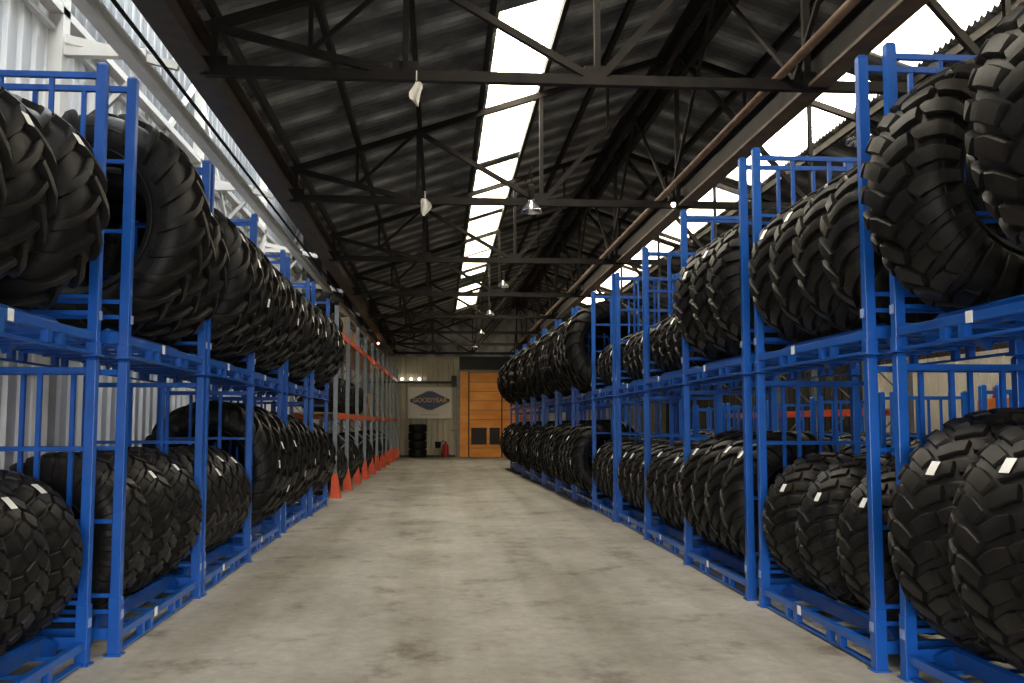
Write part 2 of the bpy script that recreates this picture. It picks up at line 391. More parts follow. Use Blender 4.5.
def rag(x, y, z0, h, w, seed, label):
    r = thing('hanging_rag', label, 'rag', (x, y, z0), 0, 'rags hanging from the roof')
    q = random.Random(seed); b = MB(); n = 7; rows = 8; vs = []
    for s in (0, 1):
        for j in range(rows+1):
            t = j/rows; ww = w*math.sin(PI*min(1, .12+t*.80))**.8 * (1 if t < .85 else .6)
            for i in range(n+1):
                u = i/n - .5
                vs.append((u*ww + .02*math.sin(6*t+seed), .03*math.sin(u*9+seed+t*3)*(.3+t) + (.006 if s else 0), -h*t - .02*q.random()))
    k = (rows+1)*(n+1)
    fs = []
    for s in (0, 1):
        for j in range(rows):
            for i in range(n):
                a = s*k + j*(n+1)+i; fs.append((a, a+1, a+n+2, a+n+1))
    b.add(vs, fs); b.build('cloth', M['rag'], r, smooth=True)
    b = MB(); b.tube((0,.0,0), (0,0,.10), .006, 6); b.build('string', M['paper'], r)
rag(-.25, 9.42, 4.95, .24, .11, 1, 'small white rag tied to the roof tie nearest the camera')
rag(-.24, 14.3, 4.92, .26, .16, 5, 'larger white rag with a tail, hanging second along the hall')

# ------------------------------------------------------------------ tyres
def tyre_profile(Rr, w, rim, lug):
    """half section (y, r) from crown centre to bead to inside crown"""
    R0 = Rr - lug; h = w/2; sw = R0 - rim
    return [(0, R0), (.45*h, R0-.006), (.72*h, R0-.022), (.88*h, R0-.055), (.965*h, R0-.11), (1.0*h, R0-.11-.22*(sw-.11)), (.985*h, R0-.11-.45*(sw-.11)),
            (.90*h, rim+.28*sw), (.78*h, rim+.11*sw), (.70*h, rim+.035), (.66*h, rim+.004), (.60*h, rim), (.585*h, rim+.02),
            (.66*h, rim+.10*sw), (.82*h, rim+.34*sw), (.90*h, R0-.5*sw), (.86*h, R0-.20*sw-.02), (.70*h, R0-.085), (.35*h, R0-.062), (0, R0-.058)]
def crown_path(Rr, w, lug):
    R0 = Rr - lug; h = w/2
    # outer crown polyline with arc length
    P = [(0, R0), (.45*h, R0-.006), (.72*h, R0-.022), (.88*h, R0-.055), (.965*h, R0-.11), (1.0*h, R0-.17), (1.0*h, R0-.22)]
    L = [0]
    for a, c in zip(P, P[1:]): L.append(L[-1] + math.hypot(c[0]-a[0], c[1]-a[1]))
    def at(s, lift):
        sg = 1 if s >= 0 else -1; s = min(abs(s), .999)*L[-1]
        for i in range(len(P)-1):
            if s <= L[i+1]:
                t = (s-L[i])/(L[i+1]-L[i]); a, c = P[i], P[i+1]
                y, r = a[0]+(c[0]-a[0])*t, a[1]+(c[1]-a[1])*t
                d = (c[0]-a[0], c[1]-a[1]); q = math.hypot(*d); n = (-d[1]/q, d[0]/q)
                if i == 0: n = (0, 1)
                return sg*(y+n[0]*lift), r+n[1]*lift
    return at
CS = ((-1,-9), (-.94,.72), (-.80,1), (-.28,1.03), (.28,1.03), (.80,1), (.94,.72), (1,-9))
def lug_strip(b, at, path, width, lift, R_, taper=.75, sink=.010, n=7):
    """a raised bar following path = [(s, phi, width factor)] over the crown and shoulder, with rounded edges and sloped ends"""
    m = len(path); P = []
    for k in range(n):
        t = k/(n-1)*(m-1); i = min(int(t), m-2); u = t-i
        P.append(tuple(path[i][q]+(path[i+1][q]-path[i][q])*u for q in range(3)))
    vs = []; rows = []
    for k, (s_, phi, wf) in enumerate(P):
        a = P[max(0, k-1)]; c = P[min(n-1, k+1)]
        ds = (c[0]-a[0])*.42; dp = (c[1]-a[1])*R_; q = math.hypot(ds, dp) or 1; ds /= q; dp /= q
        rows.append((s_, phi, wf, ds, dp, 1.))
    e = .012
    f_, l_ = rows[0], rows[-1]
    rows = [(f_[0]-f_[3]*e/.42, f_[1]-f_[4]*e/R_, f_[2]*.98, f_[3], f_[4], 0.)] + rows + [(l_[0]+l_[3]*e/.42, l_[1]+l_[4]*e/R_, l_[2]*.98, l_[3], l_[4], 0.)]
    K = len(CS)
    for (s_, phi, wf, ds, dp, up) in rows:
        hw = width*wf/2
        lf = lift*(1 if abs(s_) < .80 else max(.25, 1-(abs(s_)-.80)*3.2))
        for (off, l) in CS:
            l = -sink if (l < 0 or up == 0) else lf*l
            so = s_ + (-dp)*off*hw/.42; ph = phi + ds*off*hw/R_
            y, r = at(so, l); vs.append((r*math.sin(ph), y, r*math.cos(ph)))
    fs = [(K*k+i, K*k+i+1, K*k+i+K+1, K*k+i+K) for k in range(len(rows)-1) for i in range(K-1)]
    b.add(vs, fs)
def make_tyre(kind, Rr, w, rim, lug):
    prof = tyre_profile(Rr, w, rim, lug)
    full = [(-y, r) for y, r in reversed(prof[1:-1])] # mirrored outer->... build closed loop
    loop = prof + [(-y, r) for y, r in reversed(prof[1:-1])]
    n = 72; m = len(loop); b = MB(); vs = []
    for i in range(n):
        a = 2*PI*i/n
        for y, r in loop: vs.append((r*math.sin(a), y, r*math.cos(a)))
    b.add(vs, [(i*m+k, ((i+1)%n)*m+k, ((i+1)%n)*m+(k+1)%m, i*m+(k+1)%m) for i in range(n) for k in range(m)])
    # moulded rings on the sidewall
    h = w/2; R0 = Rr-lug; sw = R0-rim
    for sg in (1, -1):
        for rr, yy in ((rim+.20*sw, .885*h), (rim+.62*sw, 1.0*h)):
            b.add([v for i in range(n) for a in (2*PI*i/n,) for v in
                   ((( rr-.008)*math.sin(a), sg*(yy-.01), (rr-.008)*math.cos(a)), (rr*math.sin(a), sg*(yy+.008), rr*math.cos(a)), ((rr+.008)*math.sin(a), sg*(yy-.01), (rr+.008)*math.cos(a)))],
                  [(3*i+k, 3*((i+1)%n)+k, 3*((i+1)%n)+k+1, 3*i+k+1) for i in range(n) for k in (0, 1)])
    root = b.build('tyre', M['rubber'], None, smooth=True)
    at = crown_path(Rr, w, lug); b = MB()
    if kind == 'chevron':
        N = int(round(2*PI*Rr/.265))
        for i in range(N):
            for sg, ph0 in ((1, 0), (-1, PI/N)):
                p = []
                for k in range(9):
                    t = k/8; s_ = -.05 + 1.02*t
                    ph = 2*PI*i/N + ph0 + (.36/Rr)*(1-(1-t)**1.35)*(w/.5)
                    p.append((sg*s_, ph, .85+.55*t))
                lug_strip(b, at, p, .062, lug, Rr, n=9)
    elif kind == 'block':
        N = int(round(2*PI*Rr/.165))
        for i in range(N):
            for sg, ph0 in ((1, 0), (-1, PI/N)):
                a = 2*PI*i/N + ph0
                lug_strip(b, at, [(sg*.47, a-.055, .85), (sg*.56, a-.02, 1.0), (sg*.68, a+.02, 1.0), (sg*.80, a+.035, 1.0), (sg*.99, a+.035, .95)], .108, lug, Rr)
                a2 = a + PI/N
                lug_strip(b, at, [(sg*.04, a2-.06, .95), (sg*.16, a2-.02, 1.05), (sg*.28, a2+.02, 1.05), (sg*.40, a2+.04, .95)], .104, lug*.95, Rr)
    elif kind == 'rounded':
        N = int(round(2*PI*Rr/.155))
        for i in range(N):
            for sg, ph0 in ((1, 0), (-1, PI/N)):
                a = 2*PI*i/N + ph0
                lug_strip(b, at, [(sg*.03, a-.06, .8), (sg*.12, a-.02, 1.1), (sg*.24, a+.03, 1.15), (sg*.33, a+.06, .9)], .125, lug, Rr)
                lug_strip(b, at, [(sg*.37, a+.10, .85), (sg*.50, a+.15, 1.12), (sg*.64, a+.185, 1.15), (sg*.80, a+.20, 1.12), (sg*.99, a+.20, 1.0)], .128, lug, Rr)
    elif kind == 'diamond':
        N = int(round(2*PI*Rr/.125))
        for i in range(N):
            for sg, ph0 in ((1, 0), (-1, PI/N)):
                a = 2*PI*i/N + ph0
                lug_strip(b, at, [(sg*.03, a-.05, .8), (sg*.15, a, 1.1), (sg*.27, a+.04, .9)], .098, lug, Rr, n=5)
                lug_strip(b, at, [(sg*.33, a+.07, .85), (sg*.45, a+.11, 1.1), (sg*.57, a+.13, .95)], .098, lug, Rr, n=5)
                lug_strip(b, at, [(sg*.63, a+.14, .9), (sg*.80, a+.15, 1.1), (sg*.99, a+.15, 1.)], .092, lug, Rr, n=6)
    elif kind == 'bar':
        N = int(round(2*PI*Rr/.185))
        for i in range(N):
            for sg, ph0 in ((1, 0), (-1, PI/N)):
                a = 2*PI*i/N + ph0
                p = [(sg*(.02+.96*t/7), a + (.22/Rr)*math.sin(t/7*PI*.5)*(w/.5), 1.25-.25*abs(t/7-.4)) for t in range(8)]
                lug_strip(b, at, p, .080, lug, Rr, n=8)
    tl = b.build('tread_lugs', M['lug'], root, smooth=True); tl.data.set_sharp_from_angle(angle=R(38))
    # small white paper label stuck across the lugs
    b = MB(); r0 = Rr+.002; vs = []; pn = 5; sw_ = .072; hh = .045/Rr
    y0 = -.22*h
    for l in (0, .003):
        for k in range(pn+1):
            a = -hh + 2*hh*k/pn
            for y in (y0-sw_/2, y0+sw_/2): vs.append(((r0+l)*math.sin(a), y, (r0+l)*math.cos(a)))
    q = 2*(pn+1)
    fs = [(s*q+2*k, s*q+2*k+1, s*q+2*k+3, s*q+2*k+2) for s in (0,1) for k in range(pn)]
    fs += [(2*k, 2*k+2, q+2*k+2, q+2*k) for k in range(pn)] + [(2*k+1, 2*k+3, q+2*k+3, q+2*k+1) for k in range(pn)]
    b.add(vs, fs); pl = b.build('paper_label', M['paper'], root); pl['label'] = 'white paper label'
    root.rotation_mode = 'YXZ'
    return root
KIND = {  # style, outer radius, width, rim radius, lug depth, words
    'big_chevron': ('chevron', .92, .50, .52, .050, 'tall narrow tractor tyre'),
    'mid_chevron': ('chevron', .81, .48, .44, .048, 'tall tractor tyre'),
    'chevron':     ('chevron', .76, .50, .38, .052, 'chunky tractor tyre'),
    'wide_block':  ('block',   .74, .62, .36, .042, 'wide block tread loader tyre'),
    'fat_round':   ('block', .76, .66, .30, .028, 'fat round shouldered tyre'),
    'low_round':   ('diamond', .575, .48, .27, .020, 'low round shouldered tyre'),
    'low_block':   ('bar',   .60, .48, .28, .026, 'squat lugged tyre'),
    'mid_bar':     ('bar',     .68, .48, .33, .040, 'deep lugged work tyre'),
    'small_bar':   ('bar',     .48, .40, .25, .030, 'small lugged tyre'),
}
PROTO = {}
used_first = {}
def tyre(kind, loc, yaw, spin, lean, label, group, scale=1.):
    if kind not in PROTO:
        PROTO[kind] = make_tyre(*KIND[kind][:5]); o = PROTO[kind]
    else: o = copy_tree(PROTO[kind])
    o.rotation_mode = 'YXZ'; o.location = loc; o.rotation_euler = (lean, spin, yaw); o.scale = (scale,)*3
    return tag(o, label, 'tyre', group)

# ------------------------------------------------------------------ blue stacking racks
RL, RD, RH = 2.34, 1.10, 2.06      # length along the aisle, depth, height
def make_rack(sleeve):
    r = empty_root('stacking_rack'); p = .070
    for (x, y) in ((0,0), (RD-p,0), (0,RL-p), (RD-p,RL-p)):
        b = MB(); b.box(x, x+p, y, y+p, .0, RH-.02)
        b.box(x-.006, x+p+.006, y-.006, y+p+.006, .0, sleeve)                 # welded foot sleeve
        c = (x+p/2, y+p/2, RH-.02); s = p/2-.012
        b.add([(c[0]-p/2,c[1]-p/2,c[2]),(c[0]+p/2,c[1]-p/2,c[2]),(c[0]+p/2,c[1]+p/2,c[2]),(c[0]-p/2,c[1]+p/2,c[2]),
               (c[0]-s,c[1]-s,c[2]+.018),(c[0]+s,c[1]-s,c[2]+.018),(c[0]+s,c[1]+s,c[2]+.018),(c[0]-s,c[1]+s,c[2]+.018)],
              [(4,5,6,7),(0,1,5,4),(1,2,6,5),(2,3,7,6),(3,0,4,7)])
        po = b.build('post', M['blue'], r, bevel=.006)
        b = MB(); b.box(x-.022, x+p+.022, y-.022, y+p+.022, .0, .012); b.build('foot_plate', M['blue'], po)
    for y in (p/2, RL-p/2):                                              # ladder-like end frames
        b = MB(); xa, xb = p, RD-p
        b.box(xa, xb, y-.02, y+.02, 1.945, 1.985)
        for z in (1.43, .92, .41, .30): b.box(xa, xb, y-.014, y+.014, z-.014, z+.014)
        for k in (1, 2):
            x = p/2 + (RD-p)*k/3; b.box(x-.015, x+.015, y-.015, y+.015, .92, 1.95)
        b.box(xa, xb, y-.03, y+.03, .11, .19)
        b.build('end_frame', M['blue'], r)
    for x in (p/2, RD-p/2):
        b = MB(); b.box(x-.025, x+.025, p, RL-p, .105, .160); rl = b.build('rail', M['blue'], r, bevel=.004)
        b = MB(); b.box(x-.022, x+.022, p+.04, RL-p-.04, .014, .03)
        for yc in (RL*.27, RL*.36, RL*.64, RL*.73): b.box(x-.022, x+.022, yc-.032, yc+.032, .02, .108)
        b.build('fork_guard', M['blue'], rl)
    for sg in (-1, 1):                                                  # cradle rails, bent down at both ends
        xc = RD/2; b = MB(); vs = []
        for (y, dz, dx) in ((p+.0, -.075, .03), (p+.17, 0, 0), (RL-p-.17, 0, 0), (RL-p, -.075, .03)):
            for (u, z) in ((.345+dx, .225), (.320+dx, .240), (.255+dx, .205), (.285+dx, .115), (.31+dx, .110)):
                vs.append((xc+sg*u, y, z+dz))
        b.add(vs, [(5*k+q, 5*k+(q+1)%5, 5*k+5+(q+1)%5, 5*k+5+q) for k in range(3) for q in range(5)] + [(0,1,2,3,4), (15,16,17,18,19)])
        b.build('cradle_rail', M['blue'], r)
    for y in (RL*.12, RL*.315, RL*.5, RL*.685, RL*.88): b = MB(); b.box(p/2+.025, RD-p/2-.025, y-.014, y+.014, .090, .112); b.build('cross_bar', M['blue'], r)
    return r
def finish_rack(r):
    b = MB(); b.box(.0065, .0105, RL*.60-.035, RL*.60+.035, .10, .168); o = b.build('paper_tag', M['paper'], r); o['label'] = 'white paper tag'
    for (ya, yb) in ((.012, .07), (RL-.07, RL-.012)):
        b = MB(); b.box(-.0105, -.0065, ya, yb, .25, .31); st = b.build('sticker', M['sticker'], r); st['label'] = 'pale sticker on the post foot'
    return r
rack0 = finish_rack(make_rack(.40)); rack1 = finish_rack(make_rack(.10)); rack_used = [False, False]

ORD = ['first','second','third','fourth','fifth','sixth','seventh','eighth','ninth','tenth','eleventh','twelfth','thirteenth']
def place_rack(x, y, z, side, label, group):
    """side +1: aisle face looks to -x (open side row); -1: aisle face looks to +x (white wall row)"""
    up = 1 if z > 1 else 0
    if rack_used[up]: o = copy_tree((rack0, rack1)[up])
    else: o = (rack0, rack1)[up]; rack_used[up] = True
    if side > 0: o.location = (x, y, z); o.rotation_euler = (0,0,0)
    else: o.location = (x, y+RL, z); o.rotation_euler = (0,0,PI)
    return tag(o, label, 'rack', group)

def cradle_z(Rr):   # tyre centre height above the rack base, resting on the inclined plates
    return .236 + math.sqrt(Rr*Rr - .29**2) + .004
ends = {3: ['at near end','in the middle','at far end'], 4: ['at near end','second','third','at far end'],
        2: ['at near end','at far end'], 5: ['at near end','second','in the middle','fourth','at far end']}
def fill(x, y, z, side, specs, tier, bay, row, group, fwd=0.):
    """specs: list of (kind, local y, yaw_deg, label_angle_deg or None)"""
    n = len(specs)
    for i, sp in enumerate(specs):
        kind, ly, yaw, la = sp[:4]
        sc = sp[4] if len(sp) > 4 else 1.
        Rr = KIND[kind][1]*sc
        cx = x + side*(RD/2 - fwd); cz = z + cradle_z(Rr)
        lean = R(rnd.uniform(-1.5, 1.5))
        # label angle measured from the top towards the aisle
        if la is None: la = rnd.uniform(150, 230)
        spin = R(-la)*side
        lab = '%s %s, %s of %s bay, %s' % (KIND[kind][5], ends[n][i], tier, bay, row)
        tyre(kind, (cx, y+ly, cz), R(yaw)*side, spin, lean, lab, group, sc)
def even(kind, n, yaw, labs=None, sc=None):
    w = KIND[kind][2]*(sc or 1.); a, c = .115 + w/2, RL - .115 - w/2
    if n > 1 and (c-a)/(n-1) < w + .01: pass
    return [(kind, a + (c-a)*i/(n-1), yaw + rnd.uniform(-.6,.6), (labs[i] if labs else rnd.choice([None, rnd.uniform(40, 75), rnd.uniform(50,80)])), (sc or 1.)) for i in range(n)]

WALLROW = 'white wall side'; OPENROW = 'open side'
left = [  # start y, front x, lower, upper
    (4.58, -2.33, even('low_round', 4, 5, [60, 50, 45, 38]), [('chevron', .40, 6, 70, .88), ('chevron', .98, 7, 60, .90), ('chevron', 1.74, 9, 56, .95)]),
    (7.13, -2.21, even('fat_round', 3, 6, [None, 48, 45], .81), [('big_chevron', .80, 10, None), ('mid_chevron', 1.42, 6, 60), ('mid_chevron', 1.98, 5, 55)]),
    (9.52, -2.20, even('low_block', 4, 4, [50, 55, 40, 45]), even('mid_chevron', 4, 4, [62, 75, 100, 70])),
    (11.98, -2.25, even('mid_chevron', 4, 2, [85, 70, 110, 70], 1.05), even('mid_chevron', 4, 2, [72, 84, 96, 78])),
    (14.85, -2.27, even('mid_chevron', 4, 2, [100, None, 90, None]), even('mid_chevron', 4, 2, [80, 90, 74, 86])),
    (17.50, -2.22, even('chevron', 4, 2, [None, 80, None, 90]), even('mid_chevron', 4, 2, [60, 88, 70, 80])),
]
for i, (y, x, lo_, up_) in enumerate(left):
    g = 'blue stacking racks along the white wall'
    place_rack(x, y, 0, -1, 'blue steel stacking rack on the floor, %s bay, %s' % (ORD[i], WALLROW), g)
    place_rack(x, y, RH, -1, 'blue steel stacking rack stacked on top, %s bay, %s' % (ORD[i], WALLROW), g)
    fill(x, y, 0, -1, lo_, 'floor tier', ORD[i], WALLROW, 'tyres in the floor racks, white wall side')
    fill(x, y, RH, -1, up_, 'upper tier', ORD[i], WALLROW, 'tyres in the upper racks, white wall side', .08 if i > 1 else (.04 if i == 0 else 0))
right = [
    (3.83, 2.92, [('fat_round', .46, 8, 50), ('fat_round', 1.16, 9, 54), ('fat_round', 1.88, 9, 58)], [('wide_block', .58, 9, None, 1.10), ('wide_block', 1.85, 9, None, 1.07)]),
    (6.33, 2.83, even('fat_round', 3, 10, [60, 62, 60], .79), even('mid_bar', 4, 4, [None, None, 58, 62])),
    (8.93, 2.81, even('mid_bar', 4, 3, [48, 44, None, 50]), [('wide_block', .42, 4, None), ('wide_block', 1.10, 6, 60), ('wide_block', 1.84, 10, 70)]),
    (11.38, 2.86, even('low_block', 4, 3, [60, 50, None, 45]), even('small_bar', 5, 2)),
    (13.75, 2.90, even('low_block', 4, 3, [60, None, 55, 55]), even('small_bar', 5, 2)),
    (16.15, 2.86, even('low_block', 4, 3, [60, None, None, 55]), even('small_bar', 5, 2)),
    (18.55, 2.89, even('mid_chevron', 4, 3, [95, None, 60, None], .93), even('mid_chevron', 4, 2, [60, None, 75, None], 1.08)),
    (21.05, 2.83, even('mid_chevron', 4, 3, [95, None, 60, None], .93), even('mid_chevron', 4, 2, [60, None, 75, None], 1.08)),
    (23.55, 2.76, even('mid_chevron', 4, 3, [95, None, 60, None], .93), even('mid_chevron', 4, 2, [60, None, 75, None], 1.08)),
    (26.05, 2.70, even('mid_chevron', 4, 3, [95, None, 60, None], .93), even('mid_chevron', 4, 2, [60, None, 75, None], 1.08)),
    (28.55, 2.63, even('mid_chevron', 4, 3, [95, None, 60, None], .93), even('mid_chevron', 4, 2, [60, None, 75, None], 1.08)),
    (31.05, 2.60, even('mid_chevron', 4, 3, None, .93), even('mid_chevron', 4, 2, None, 1.08)),
    (33.55, 2.56, even('mid_chevron', 4, 3, None, .93), even('mid_chevron', 4, 2, None, 1.08)),
]
for i, (y, x, lo_, up_) in enumerate(right):
    g = 'blue stacking racks along the open side'
    place_rack(x, y, 0, 1, 'blue steel stacking rack on the floor, %s bay, %s' % (ORD[i], OPENROW), g)
    place_rack(x, y, RH, 1, 'blue steel stacking rack stacked on top, %s bay, %s' % (ORD[i], OPENROW), g)
    fill(x, y, 0, 1, lo_, 'floor tier', ORD[i], OPENROW, 'tyres in the floor racks, open side', .20 if i > 5 else 0)
    fill(x, y, RH, 1, up_, 'upper tier', ORD[i], OPENROW, 'tyres in the upper racks, open side', .19 if i > 5 else (.09 if i == 0 else 0))
# a second row further into the hall, single height, seen through the first
for i in range(7):
    y = 8.35 + 2.62*i
    place_rack(6.25, y, 0, 1, 'single height blue rack in the row behind, %s from the camera' % ORD[i], 'single height racks behind the open side row')
    fill(6.25, y, 0, 1, even('mid_bar', 4, 2, [None]*4, .96), 'single height rack', ORD[i], 'row behind', 'tyres in the single height racks behind')

# ------------------------------------------------------------------ orange and grey pallet racking
def racking(name, label, group, xf, ys, side, depth=.95, H=4.2, levels=(1.72, 3.42), z0=0.):
    r = thing(name, label, 'racking', (xf, ys[0], 0), 0, group); s = -side
    for k, y in enumerate(ys):
        yy = y - ys[0]
        for (x) in (0, s*depth):
            b = MB(); xo = x; b.box(xo-.045, xo+.045, yy-.035, yy+.035, .0, H); up = b.build('upright', M['upright'], r)
            if x == 0:
                b = MB()
                b.add([(x-.07,yy-.13,0),(x+.15,yy-.13,0),(x+.15,yy+.13,0),(x-.07,yy+.13,0),(x-.055,yy-.055,.52),(x+.052,yy-.055,.52),(x+.052,yy+.055,.52),(x-.055,yy+.055,.52)],
                      [(3,2,1,0),(4,5,6,7),(0,1,5,4),(1,2,6,5),(2,3,7,6),(3,0,4,7)])
                b.build('post_guard', M['orange_beam'], r)
        b = MB(); n = int(H/.9)
        for j in range(n):
            za, zb = .25 + j*.9, .25 + (j+1)*.9
            if zb > H: break
            b.beam((0 if j%2 else s*depth, yy, za), (s*depth if j%2 else 0, yy, zb), .03, .03)
        b.build('frame_brace', M['upright'], r)
        if k < len(ys)-1:
            L_ = ys[k+1]-y
            for z in levels:
                for x in (0, s*depth):
                    b = MB(); b.box(x-.025, x+.025, yy+.036, yy+L_-.036, z, z+.12); b.build('beam', M['orange_beam'], r)
                b = MB()
                for q in range(6): b.box(min(0,s*depth)+.03, max(0,s*depth)-.03, yy+.1+q*(L_-.3)/5.3, yy+.3+q*(L_-.3)/5.3, z+.12, z+.14)
                b.build('deck_board', M['wood'], r)
    return r
ysL = [21.75 + 2.5*k for k in range(11)]
racking('pallet_racking', 'tall grey and orange pallet racking along the white wall past the blue racks', None, -2.28, ysL, 1, levels=(1.72, 3.56)).rotation_euler = (0,0,R(-.55))
ysR = [19.6 + 2.62*k for k in range(5)]
racking('pallet_racking', 'low grey and orange pallet racking beyond the single height blue racks', None, 8.7, ysR, -1, H=3.2, levels=(1.78,))
k = 0
PLC = ['first','second','third','fourth','fifth','sixth','seventh','eighth','ninth','tenth']
for bay in range(8):
    for j in range(3):
        kind = 'mid_bar' if bay % 2 else 'low_block'
        Rr = KIND[kind][1]
        y = ysL[bay] + .42 + j*.80
        tyre(kind, (-2.78, y, Rr+.002), 0, rnd.uniform(0, 6), 0,
             '%s on the floor, %s in %s bay of the pallet racking' % (KIND[kind][5], ORD[j], ORD[bay]), 'tyres standing under the pallet racking')
for bay in (0, 1, 2, 3):
    for j in range(3):
        y = ysL[bay] + .42 + j*.80
        tyre('small_bar', (-2.76, y, 1.862+KIND['small_bar'][1]), 0, rnd.uniform(0, 6), 0,
             'small lugged tyre on the lower shelf, %s in %s bay of the pallet racking' % (ORD[j], ORD[bay]), 'tyres on the lower pallet rack shelf')
# tyres lying flat on the top shelf next to the blue racks
for j in range(3):
    o = tyre('small_bar', (-2.78, ysL[0]+.56+ (j//2)*1.1, 3.702+.20+(j%2)*.405), 0, 0, PI/2,
         'small tyre lying flat on the top shelf, ' + ['bottom of the pair near the blue racks','upper of the pair near the blue racks','alone beside the pair'][j], 'tyres lying on the top shelf')
# cartons on the racking
def carton(x, y, z, sx, sy, sz, label, m='card'):
    r = thing('carton', label, 'box', (x, y, z), rnd.uniform(-.05,.05), 'cartons on the racking')
    b = MB(); b.box(-sx/2, sx/2, -sy/2, sy/2, 0, sz); b.build('box_body', M[m], r, bevel=.006)
    b = MB(); b.box(-.03, .03, -sy/2-.001, sy/2+.001, sz, sz+.002); b.build('tape', M['wood'], r)
carton(-2.75, ysL[4]+.7, 1.862, .7, .9, .55, 'brown carton on the lower shelf just past the shelved small tyres')
carton(-2.75, ysL[4]+1.8, 1.862, .7, .8, .75, 'taller brown carton beside the first carton on the lower shelf')
carton(-2.75, ysL[1]+.8, 3.702, .7, .9, .55, 'brown carton on the high shelf, nearer of two')
carton(-2.75, ysL[2]+.9, 3.702, .7, 1.1, .45, 'long low brown carton on the high shelf, farther of two')
r = thing('storage_cabinet', 'orange steel cabinet standing against the pale side wall', 'cabinet', (10.45, 17.0, 0))
b = MB(); b.box(-.5, .5, -.6, .6, .08, 2.06); b.build('cabinet_body', M['orange_beam2'], r, bevel=.01)
for yy in (-.3, .3): b = MB(); b.box(-.515, -.5, yy-.285, yy+.285, .12, 2.02); b.build('door', M['orange_beam2'], r)
b = MB(); b.box(-.46,.46,-.56,.56,0,.08); b.build('plinth', M['header'], r)
for q, (yy, lab) in enumerate(((-.32, 'red drum on the orange cabinet, nearer one'), (.3, 'red drum on the orange cabinet, farther one'))):
    d_ = thing('small_drum', lab, 'drum', (10.2, 17.0+yy, 2.06), 0, 'red drums on the orange cabinet')
    b = MB(); b.lathe([(0,0),(.11,0),(.12,.02),(.11,.10),(.12,.12),(.11,.14),(.11,.20),(.10,.22),(0,.21)], 20); b.build('drum_body', M['red'], d_, smooth=True)
    b = MB(); b.lathe([(0,.21),(.03,.21),(.03,.24),(0,.24)], 10); b.build('cap', M['black'], d_)

# ------------------------------------------------------------------ far end wall
yb = Y1 - .035
b = MB(); b.box(.98, 4.90, yb-.03, Y1+.05, 0, 4.15)
d = struct(b.build('door_1', M['orange_door']))
b = MB()
for k in range(9): b.box(1.42, 4.5, yb-.055, yb-.03, .42+k*.46, .445+k*.46)
b.build('door_ribs', M['door_rib'], d)
b = MB()
for x in (1.40, 3.02, 4.62): b.box(x-.03, x+.03, yb-.07, yb-.03, 0, 4.15)
b.build('door_stile', M['brown_steel'], d)
b = MB()
for (xa, xb) in ((1.52, 2.28), (2.42, 2.92), (3.12, 3.88), (4.0, 4.55)):
    b.box(xa, xb, yb-.065, yb-.028, .60, 1.42)
b.build('door_window', M['dark_glass'], d)
b = MB(); b.box(.86, .98, yb-.10, Y1, 0, 4.2); b.box(.86, 4.98, yb-.10, Y1, 4.15, 4.25); b.box(4.90, 4.98, yb-.10, Y1, 0, 4.15); struct(b.build('trim_1', M['grey_trim']))
b = MB(); b.box(-3.6, .75, yb-.10, yb-.01, 3.58, 3.68); b.box(.55, .80, yb-.14, yb-.01, 3.45, 3.95); struct(b.build('trim_2', M['header']))
b = MB(); b.box(XL, .86, yb-.02, yb+.02, 0, .09); struct(b.build('baseboard_back', M['header']))
b = MB(); b.tube((.80, yb-.08, 0.0), (.80, yb-.08, 1.35), .05, 10); b.tube((.80,yb-.08,1.35),(.80,yb-.08,3.5),.03,8)
b.tube((.55,yb-.08,1.3),(.95,yb-.08,1.3),.03,8)
tag(b.build('downpipe', M['grey_trim'], smooth=False), 'pale grey pipe running down the end wall beside the orange door', 'pipe')

# sign
sg = thing('wall_sign', 'white rectangular sign with a dark blue diamond emblem on the cream end wall', 'sign', (-.50, yb-.03, 2.62))
b = MB(); b.box(-1.06, 1.06, -.03, 0, -.75, .77); b.build('sign_board', M['sign_white'], sg)
def diamond(w, h, y, t):
    b = MB(); k = .12
    pts = [(-w, 0-.06), (-w, .06), (-k, h), (k, h), (w, .06), (w, -.06), (k, -h), (-k, -h)]
    n = len(pts); b.add([(x, y-t, z+.12) for x, z in pts] + [(x, y, z+.12) for x, z in pts], [tuple(range(n)), tuple(range(n,2*n))] + [(i,(i+1)%n,n+(i+1)%n,n+i) for i in range(n)])
    return b
diamond(.98, .47, -.03, .006).build('emblem_border', M['sign_gold'], sg)
diamond(.95, .45, -.036, .004).build('emblem', M['sign_blue'], sg)
def text(body, size, loc, m, parent, name, sx=1.):
    c = bpy.data.curves.new(name, 'FONT'); c.body = body; c.size = size; c.align_x = 'CENTER'; c.align_y = 'CENTER'; c.extrude = .003; c.offset = size*.02
    t = bpy.data.objects.new(name+'_curve', c); COL.objects.link(t)
    me = bpy.data.meshes.new_from_object(t.evaluated_get(bpy.context.evaluated_depsgraph_get())); bpy.data.objects.remove(t)
    me.materials.clear(); me.materials.append(m)
    o = bpy.data.objects.new(name, me); COL.objects.link(o); o.parent = parent; o.location = loc; o.rotation_euler = (PI/2,0,0); o.scale = (sx,1,1)
    return o
text('GOODYEAR', .30, (0, -.045, .13), M['sign_gold'], sg, 'lettering', 1.02)
b = MB()
for k in range(9): x = -.42+.1*k; b.box(x, x+.07, -.034, -.03, -.60, -.55)
b.build('small_print', M['sign_grey'], sg)

